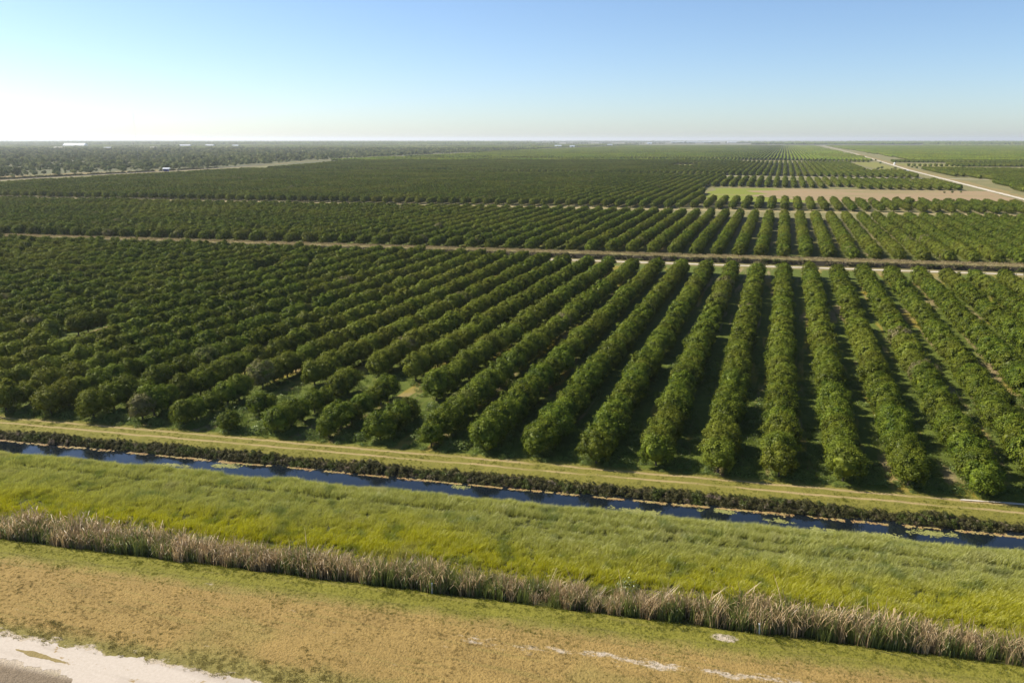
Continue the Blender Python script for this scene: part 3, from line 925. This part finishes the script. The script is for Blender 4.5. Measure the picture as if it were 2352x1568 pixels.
# weeds between the near trees
wd = [bush(920 + s, 170, 0.09, 1.3, 0.55, M_weed) for s in range(4)] + [blades(30, 0.6, 0.04, 0.5, (0.2, 0, 0), 930 + s, M_weed, bend=0.6) for s in range(2)]
a, b, vv = strip_points(-135, 62, 94.3, 150, 1.5)
dn = gnoise(a, b, 0.25, 91)
pr = np.where(vv < 97.5, 1.0, np.where(vv < 112, 0.42, 0.2)) + 0.25 * dn
k = rng.uniform(size=len(a)) < pr
a, b, vv = a[k], b[k], vv[k]
s1 = np.clip(rng.normal(0.85, 0.3, len(a)), 0.3, 1.8) * np.where(vv < 95.6, 0.6, 1) * np.where((a < -35) & (vv < 112), 1.35, 1)
scatter('orchard_weeds', proto_collection('weed_shapes', wd), np.stack([a, b, np.zeros(len(a))], 1), zrot(len(a)), np.stack([s1, s1, s1], 1), rng.integers(0, 6, len(a)),
        'green weeds and vines growing around the first orchard trees', 'weeds')

# tan grass on the ridge beyond the cross canal
tg = [blades(20, 0.5, 0.09, 0.8, (0.1, 0, 0), 940 + s, M_tang, bend=0.6, seg=2) for s in range(3)]
nn = 5200
a = rng.uniform(-420, 320, nn); vv = rng.uniform(279.6, 288, nn); b = vv + SL * a
k = in_view(a, b, 5); a, b = a[k], b[k]
s1 = rng.uniform(0.5, 1.3, len(a))
scatter('ridge_grass', proto_collection('ridge_grass_shapes', tg), np.stack([a, b, ground_z(a, b)], 1), zrot(len(a)), np.stack([s1, s1, s1], 1), rng.integers(0, 3, len(a)),
        'tan dry grass on the ridge beyond the cross canal', 'grass')
bs2 = [bush(950 + s, 120, 0.2, 2.0, 0.8, M_bscrub) for s in range(3)]
nn = 1500
a = rng.uniform(-420, 320, nn); vv = rng.uniform(278.4, 280.0, nn); b = vv + SL * a
k = in_view(a, b, 5); a, b = a[k], b[k]
s1 = rng.uniform(0.4, 1.0, len(a))
scatter('cross_canal_scrub', proto_collection('cross_scrub_shapes', bs2), np.stack([a, b, ground_z(a, b)], 1), zrot(len(a)), np.stack([s1, s1, s1], 1), rng.integers(0, 3, len(a)),
        'dark scrub on the bank of the cross canal', 'scrub')

nn = 420
b = rng.uniform(400, 985, nn); a = np.interp(b, [380, 613, 835, 960, 1130], [-761, -763, -766, -773, -804]) + rng.uniform(-2, 2, nn)
k = np.abs(b - 852) > 7; a, b = a[k], b[k]
s1 = rng.uniform(1.5, 2.9, len(a))
scatter('canal_bank_scrub', proto_collection('canal_bank_scrub_shapes', bs2), np.stack([a, b, np.zeros(len(a))], 1), zrot(len(a)), np.stack([s1 * 1.2, s1 * 1.2, s1], 1), rng.integers(0, 3, len(a)),
        'dark line of scrub on the bank of the far left canal', 'scrub')

# lily pads
def pads(seed, nn, col):
    r = np.random.default_rng(seed); m_ = MB()
    for k in range(nn):
        cx, cy_ = r.normal(0, 0.28, 2); q = r.uniform(0.05, 0.15); ph = r.uniform(0, 6.28)
        pts = [(cx, cy_, 0.012)] + [(cx + q * math.cos(ph + t), cy_ + q * math.sin(ph + t), 0.012 + r.uniform(0, 0.03)) for t in np.linspace(0.25, 6.03, 9)]
        m_.add(pts, [(0, i, i + 1) for i in range(1, 9)])
    return mesh('pad', m_.V, m_.F, (col,))
gp = NG('lily_pad_leaves'); npd = gp.noise(scale=1.2, detail=3)
M_pad = gp.leaf(gp.mix(gp.step(npd, 0.4, 0.62), (0.36, 0.22, 0.08), (0.40, 0.31, 0.11)), 0.15, 0.05)
gp = NG('green_pad_leaves'); M_padg = gp.leaf(gp.mix(gp.noise(scale=1.2), (0.20, 0.21, 0.045), (0.34, 0.32, 0.10)), 0.15, 0.05)
pc = proto_collection('pad_shapes', [pads(1, 26, M_pad), pads(2, 20, M_pad), pads(3, 24, M_padg)])
nn = 1900
a = rng.uniform(-115, 60, nn)
c_ = 87.55 + 0.12 * gnoise(a, a * 0, 0.5, 95) + np.where(a > -30, 0.0, 0.1)
wd_ = np.clip(0.13 + 0.10 * gnoise(a, a * 0, 0.3, 96), 0.05, 0.8)
vv = c_ + rng.normal(0, 1, nn) * wd_ - 0.1
k = (gnoise(a, a * 0 + 3, 1.6, 97) > -0.5) & (vv > 83.9) & (vv < 87.9)
a, vv = a[k], vv[k]
gpt = np.zeros(len(a), int) + (rng.uniform(size=len(a)) < 0.3)
for (x0, v0, cnt, sx, svv) in [(-65.5, 86.3, 34, 1.1, 0.35), (-72.5, 85.0, 22, 1.3, 0.12), (-3.5, 86.7, 14, .8, 0.2), (-13, 84.7, 26, 1.3, 0.2), (3, 85.6, 12, .8, .15), (7, 84.6, 9, .9, .12), (18, 86.2, 26, 1.6, .3), (-34, 86.5, 9, .5, .15), (-56, 84.5, 8, 1.2, .1), (13, 84.7, 8, 1.4, .1)]:
    a = np.concatenate([a, x0 + rng.normal(0, sx, cnt)]); vv = np.concatenate([vv, v0 + rng.normal(0, svv, cnt)]); gpt = np.concatenate([gpt, np.full(cnt, 2)])
b = vv + SL * a
scatter('lily_pads', pc, np.stack([a, b, np.full(len(a), -1.0)], 1), zrot(len(a)), np.stack([rng.uniform(.25, .5, len(a)) * np.where(gpt == 2, 1.5, 1)] * 3, 1), gpt,
        'floating brown and yellow pads along the canal edge', 'water plants')

# ---------------------------------------------------------------- shrubs by the reeds
sh = [bush(960 + s, 700, 0.085, 2.6, 1.5, M_reed) for s in range(2)]
for i, (xx, v_, s, lab) in enumerate([(-60.5, 66.0, 0.75, 'green shrub behind the reeds near the left end'), (-66.5, 66.0, 1.0, 'larger green shrub behind the reeds, leftmost of the reed bed shrubs'),
                                     (-53, 66.2, 0.6, 'small green shrub in the grass behind the reeds'), (-10.5, 66.3, 0.95, 'dark green shrub behind the reeds right of the middle')]):
    o = link('shrub', sh[i % 2], None, (*sv(xx, v_), -0.3)); o.scale = (s, s, s)
    tag(o, lab, 'shrub', 'green shrubs behind the reed bed')

# ---------------------------------------------------------------- marker posts
def marker(loc, tilt, label):
    o = bpy.data.objects.new('marker_post', None); C.objects.link(o); o.location = loc
    p = MB(); p.box(-0.05, 0.05, -0.05, 0.05, -0.3, 0.80); p.build('post', M_white, o)
    c = MB(); c.gable(-0.07, 0.07, -0.07, 0.07, 0.80, 0.88); c.build('cap', M_white, o)
    b_ = MB(); b_.box(-0.053, 0.053, -0.053, 0.053, 0.55, 0.62); b_.build('band', M_grey, o)
    o.rotation_euler = (0, tilt, 0)
    return tag(o, label, 'post', 'white marker posts at the reed edge')
marker((-27.5, 59.35, -0.05), 0.03, 'short white post at the reed edge left of the middle')
marker((1.1, 62.3, -0.05), -0.05, 'short white post at the reed edge on the right')


# ---------------------------------------------------------------- far buildings
def shed(loc, rz, w, d, h, rise, roofm, wallm, label, doors=1, group='low farm buildings on the far plain', cat='building', name='farm_shed'):
    o = bpy.data.objects.new(name, None); C.objects.link(o); o.location = loc; o.rotation_euler = (0, 0, rz)
    m_ = MB(); m_.box(-w / 2, w / 2, -d / 2, d / 2, 0, h); m_.build('wall', wallm, o)
    m_ = MB(); m_.gable(-w / 2 - .6, w / 2 + .6, -d / 2 - .8, d / 2 + .8, h + 0.02, h + rise); m_.build('roof', roofm, o)
    for k in range(doors):
        xx = (k + 0.5) / doors * w - w / 2; dw = min(3.0, w / doors * 0.35)
        m_ = MB(); m_.box(xx - dw, xx + dw, -d / 2 - 0.06, -d / 2 - 0.01, 0, h * 0.75); m_.build('door', M_dark, o)
    return tag(o, label, cat, group)

hd = YAW
shed((-3790, 3600, 0), hd, 118, 46, 6, 13, M_roof, M_grey, 'long shed with a bright white roof, leftmost on the horizon', 6, name='long_shed')
shed((-2930, 2700, 0), hd, 42, 16, 4, 4.5, M_tanroof, M_grey, 'low building with a tan roof left below the long white shed', 2)
shed((-2760, 2790, 0), hd, 30, 14, 4, 4, M_grey, M_grey, 'small grey building in the line below the long white shed', 2)
shed((-2590, 2870, 0), hd, 26, 14, 4, 4, M_tanroof, M_grey, 'tan roofed building right of the small grey building', 1)
shed((-3040, 3600, 0), hd, 62, 26, 7, 6, M_steel, M_grey, 'wide grey building right of the dark windbreak trees', 3)
shed((-2960, 3700, 0), hd, 44, 20, 7, 6, M_steel, M_grey, 'grey building behind the wide grey building', 2)
shed((-2870, 3800, 0), hd, 30, 16, 5, 6, M_pale, M_grey, 'white roofed building at the right end of the far left group', 1)
shed((-1110, 4080, 0), hd, 34, 16, 6, 5, M_pale, M_grey, 'white roofed house beside the far canal road', 2)
shed((-1030, 4060, 0), hd, 24, 14, 5, 5, M_pale, M_white, 'smaller white house right of the roadside house', 1)
shed((-1070, 5200, 0), hd, 30, 14, 5, 5, M_pale, M_white, 'white house far along the canal road', 1)
shed((-1100, 7000, 0), hd, 40, 18, 7, 7, M_pale, M_white, 'tiny white building before the dark tree line', 1)
shed((-1060, 9900, 0), hd, 480, 60, 6, 5, M_pale, M_steel, 'long row of pale greenhouses on the horizon', 10, name='greenhouse', cat='greenhouse', group='pale greenhouses on the horizon')
shed((-560, 10100, 0), hd, 210, 60, 6, 5, M_pale, M_steel, 'shorter pale greenhouse right of the long row', 5, name='greenhouse', cat='greenhouse', group='pale greenhouses on the horizon')

# blue pump shed by the far left canal
o = bpy.data.objects.new('pump_shed', None); C.objects.link(o); o.location = (-752, 852, 0); o.rotation_euler = (0, 0, hd)
m_ = MB(); m_.box(-2.6, 2.4, -2, 2, 0, 3.1); m_.build('wall', M_blue, o)
m_ = MB(); m_.box(-4.2, 4.6, -3, 3, 3.11, 3.5); m_.gable(-4.2, 4.6, -3, 3, 3.51, 4.4); m_.build('roof', M_roof, o)
m_ = MB(); m_.box(-0.8, 0.8, -2.06, -2.01, 0, 2.2); m_.build('door', M_dark, o)
for sx in (-3.9, 4.3):
    m_ = MB(); m_.box(sx - .12, sx + .12, -2.7, -2.46, 0, 3.1); m_.build('post', M_white, o)
tag(o, 'small blue pump shed under a wide white roof by the far left canal', 'shed')

# water tank and pump by the straight road
o = bpy.data.objects.new('water_tank', None); C.objects.link(o); o.location = (169, 1440, 0)
m_ = MB(); m_.tube([(0, 0, 0), (0, 0, 3.2), (0, 0, 3.9)], [1.3, 1.3, 0.4], 16); m_.build('tank', M_white, o)
m_ = MB(); m_.tube([(0, 0, 3.9), (0, 0, 4.2)], [0.4, 0.4], 10); m_.build('lid', M_grey, o)
tag(o, 'white water tank beside the long straight road', 'tank')
o = bpy.data.objects.new('irrigation_pump', None); C.objects.link(o); o.location = (149.5, 1160, 0)
m_ = MB(); m_.box(-2.2, 1.0, -1.0, 1.0, 0.2, 1.9); m_.build('engine_box', M_dark, o)
m_ = MB(); m_.tube([(1.0, 0, 1.0), (3.2, 0, 1.0), (4.4, 0, 0.3)], [0.45, 0.45, 0.45], 10); m_.build('pipe', M_white, o)
m_ = MB(); m_.box(-2.4, 4.6, -1.2, 1.2, 0.02, 0.2); m_.build('base', M_steel, o)
tag(o, 'dark irrigation pump with a white pipe beside the straight road', 'pump')

# radio mast, very thin, far left
o = bpy.data.objects.new('radio_mast', None); C.objects.link(o); o.location = (-1036, 1110, 0)
m_ = MB()
for k in range(3):
    an = k * 2.094; m_.tube([(0.4 * math.cos(an), 0.4 * math.sin(an), 0), (0.4 * math.cos(an), 0.4 * math.sin(an), 84)], [0.025, 0.025], 5)
for z in range(0, 84, 2):
    for k in range(3):
        a0, a1 = k * 2.094, (k + 1) * 2.094
        m_.tube([(.4 * math.cos(a0), .4 * math.sin(a0), z), (.4 * math.cos(a1), .4 * math.sin(a1), z + 2)], [0.02, 0.02], 3)
m_.build('lattice', M_steel, o)
for k in range(3):
    an = k * 2.094 + 1; m_ = MB(); m_.tube([(0, 0, 78), (40 * math.cos(an), 40 * math.sin(an), 0)], [0.012, 0.012], 3); m_.build('guy_wire', M_steel, o)
tag(o, 'thin pale lattice radio mast above the far left plain', 'mast')

# windbreak trees and single tall trees
wb = []
for s in range(3):
    V_, F_ = crown(30, 260, 0.9, 1000 + s, w=15, h=13, core=0.8)
    wb.append(mesh('windbreak_tree', V_, F_, (M_leaf_far,)))
wpts = [(-3300 + i * 14 + random.uniform(-4, 4), 3420 + i * 4.6) for i in range(14)]
wpts2 = [(-3095 + i * 8, 3490 + i * 2.6) for i in range(9)] + [(-3008, 3515)]
for i, (a_, b_) in enumerate(wpts + wpts2):
    o = link('windbreak_tree', wb[i % 3], None, (a_, b_, 0)); s = random.uniform(0.6, 1.0) * (1.15 if i >= 14 else 0.9); o.scale = (s, s, s)
    o.rotation_euler = (0, 0, random.uniform(0, 6))
    tag(o, 'dark rounded windbreak tree in the clump right of the long white shed', 'tree', 'dark windbreak trees on the far left plain')
wl = []
for (x0, y0, x1, y1, cnt) in [(-2500, 6900, -1900, 7080, 44), (-1840, 7080, -1640, 7150, 18), (-1560, 7150, -1440, 7190, 12), (-1350, 7220, -1180, 7290, 16), (-1140, 7300, -1010, 7350, 12), (-960, 7400, -760, 7480, 18), (-700, 7700, -560, 7740, 12)]:
    for k in range(cnt):
        t = k / cnt; wl.append((x0 + (x1 - x0) * t, y0 + (y1 - y0) * t + random.uniform(-20, 20), 0))
wl = np.array(wl)
ss = rng.uniform(0.75, 1.15, len(wl))
scatter('far_windbreaks', proto_collection('windbreak_shapes', wb), wl, zrot(len(wl)), np.stack([ss * 1.2, ss, ss], 1), rng.integers(0, 3, len(wl)), 'dark broken tree lines near the horizon', 'windbreak')
cyp = []
V_, F_ = crown(30, 240, 1.3, 1100, w=20, h=30, core=0.7); cypm = mesh('tall_tree', V_, F_, (M_leaf_far,))
for i, (a_, b_) in enumerate([(-2416, 7300), (-2295, 7340), (-2170, 7380), (-2060, 7420), (-880, 7700), (-520, 7800)]):
    o = link('tall_tree', cypm, None, (a_, b_, 0)); s = [0.85, 1.0, .85, .95, .85, .8][i]; o.scale = (s * 1.1, s * 1.1, s)
    tag(o, ['leftmost of the four tall trees standing above the far tree line', 'second of the four tall trees above the far tree line', 'third of the four tall trees above the far tree line', 'rightmost of the four tall trees above the far tree line', 'tall tree before the long pale greenhouses', 'tall tree between the pale greenhouses on the horizon'][i], 'tree', 'single tall trees near the horizon')

# bushes along the far roads
rb = []
for (a_, b_, s) in [(154, 1660, 1.1), (166, 1700, .8), (153, 1490, .9), (176, 1300, .7), (178, 1270, .8), (146, 1230, .8), (130, 1240, .9), (121, 1200, .9), (137, 1190, .6), (186, 1200, .7), (190, 1165, .8), (118, 690, .35), (124, 694, .4), (131, 700, .35)]:
    o = link('roadside_bush', shrub_m[len(rb) % 5], None, (a_, b_, 0)); o.scale = (s, s, s * .9); rb.append(o)
    tag(o, 'low rounded bush in the open ground beside the long straight road', 'bush', 'bushes beside the long straight road')

# ---------------------------------------------------------------- haze
gz = bpy.data.materials.new('haze_air'); gz.use_nodes = True; nt = gz.node_tree; nt.nodes.clear()
ou = nt.nodes.new('ShaderNodeOutputMaterial'); pv = nt.nodes.new('ShaderNodeVolumePrincipled')
pv.inputs['Color'].default_value = (0.90, 0.93, 0.95, 1)
pv.inputs['Density'].default_value = 0.00006
pv.inputs['Anisotropy'].default_value = 0.3
nt.links.new(pv.outputs[0], ou.inputs['Volume'])
m_ = MB(); m_.box(-34000, 34000, -6000, 36000, -3.5, 88)
hz = m_.build('haze', gz)
tag(hz, 'thin pale blue haze over the plain', kind='stuff')
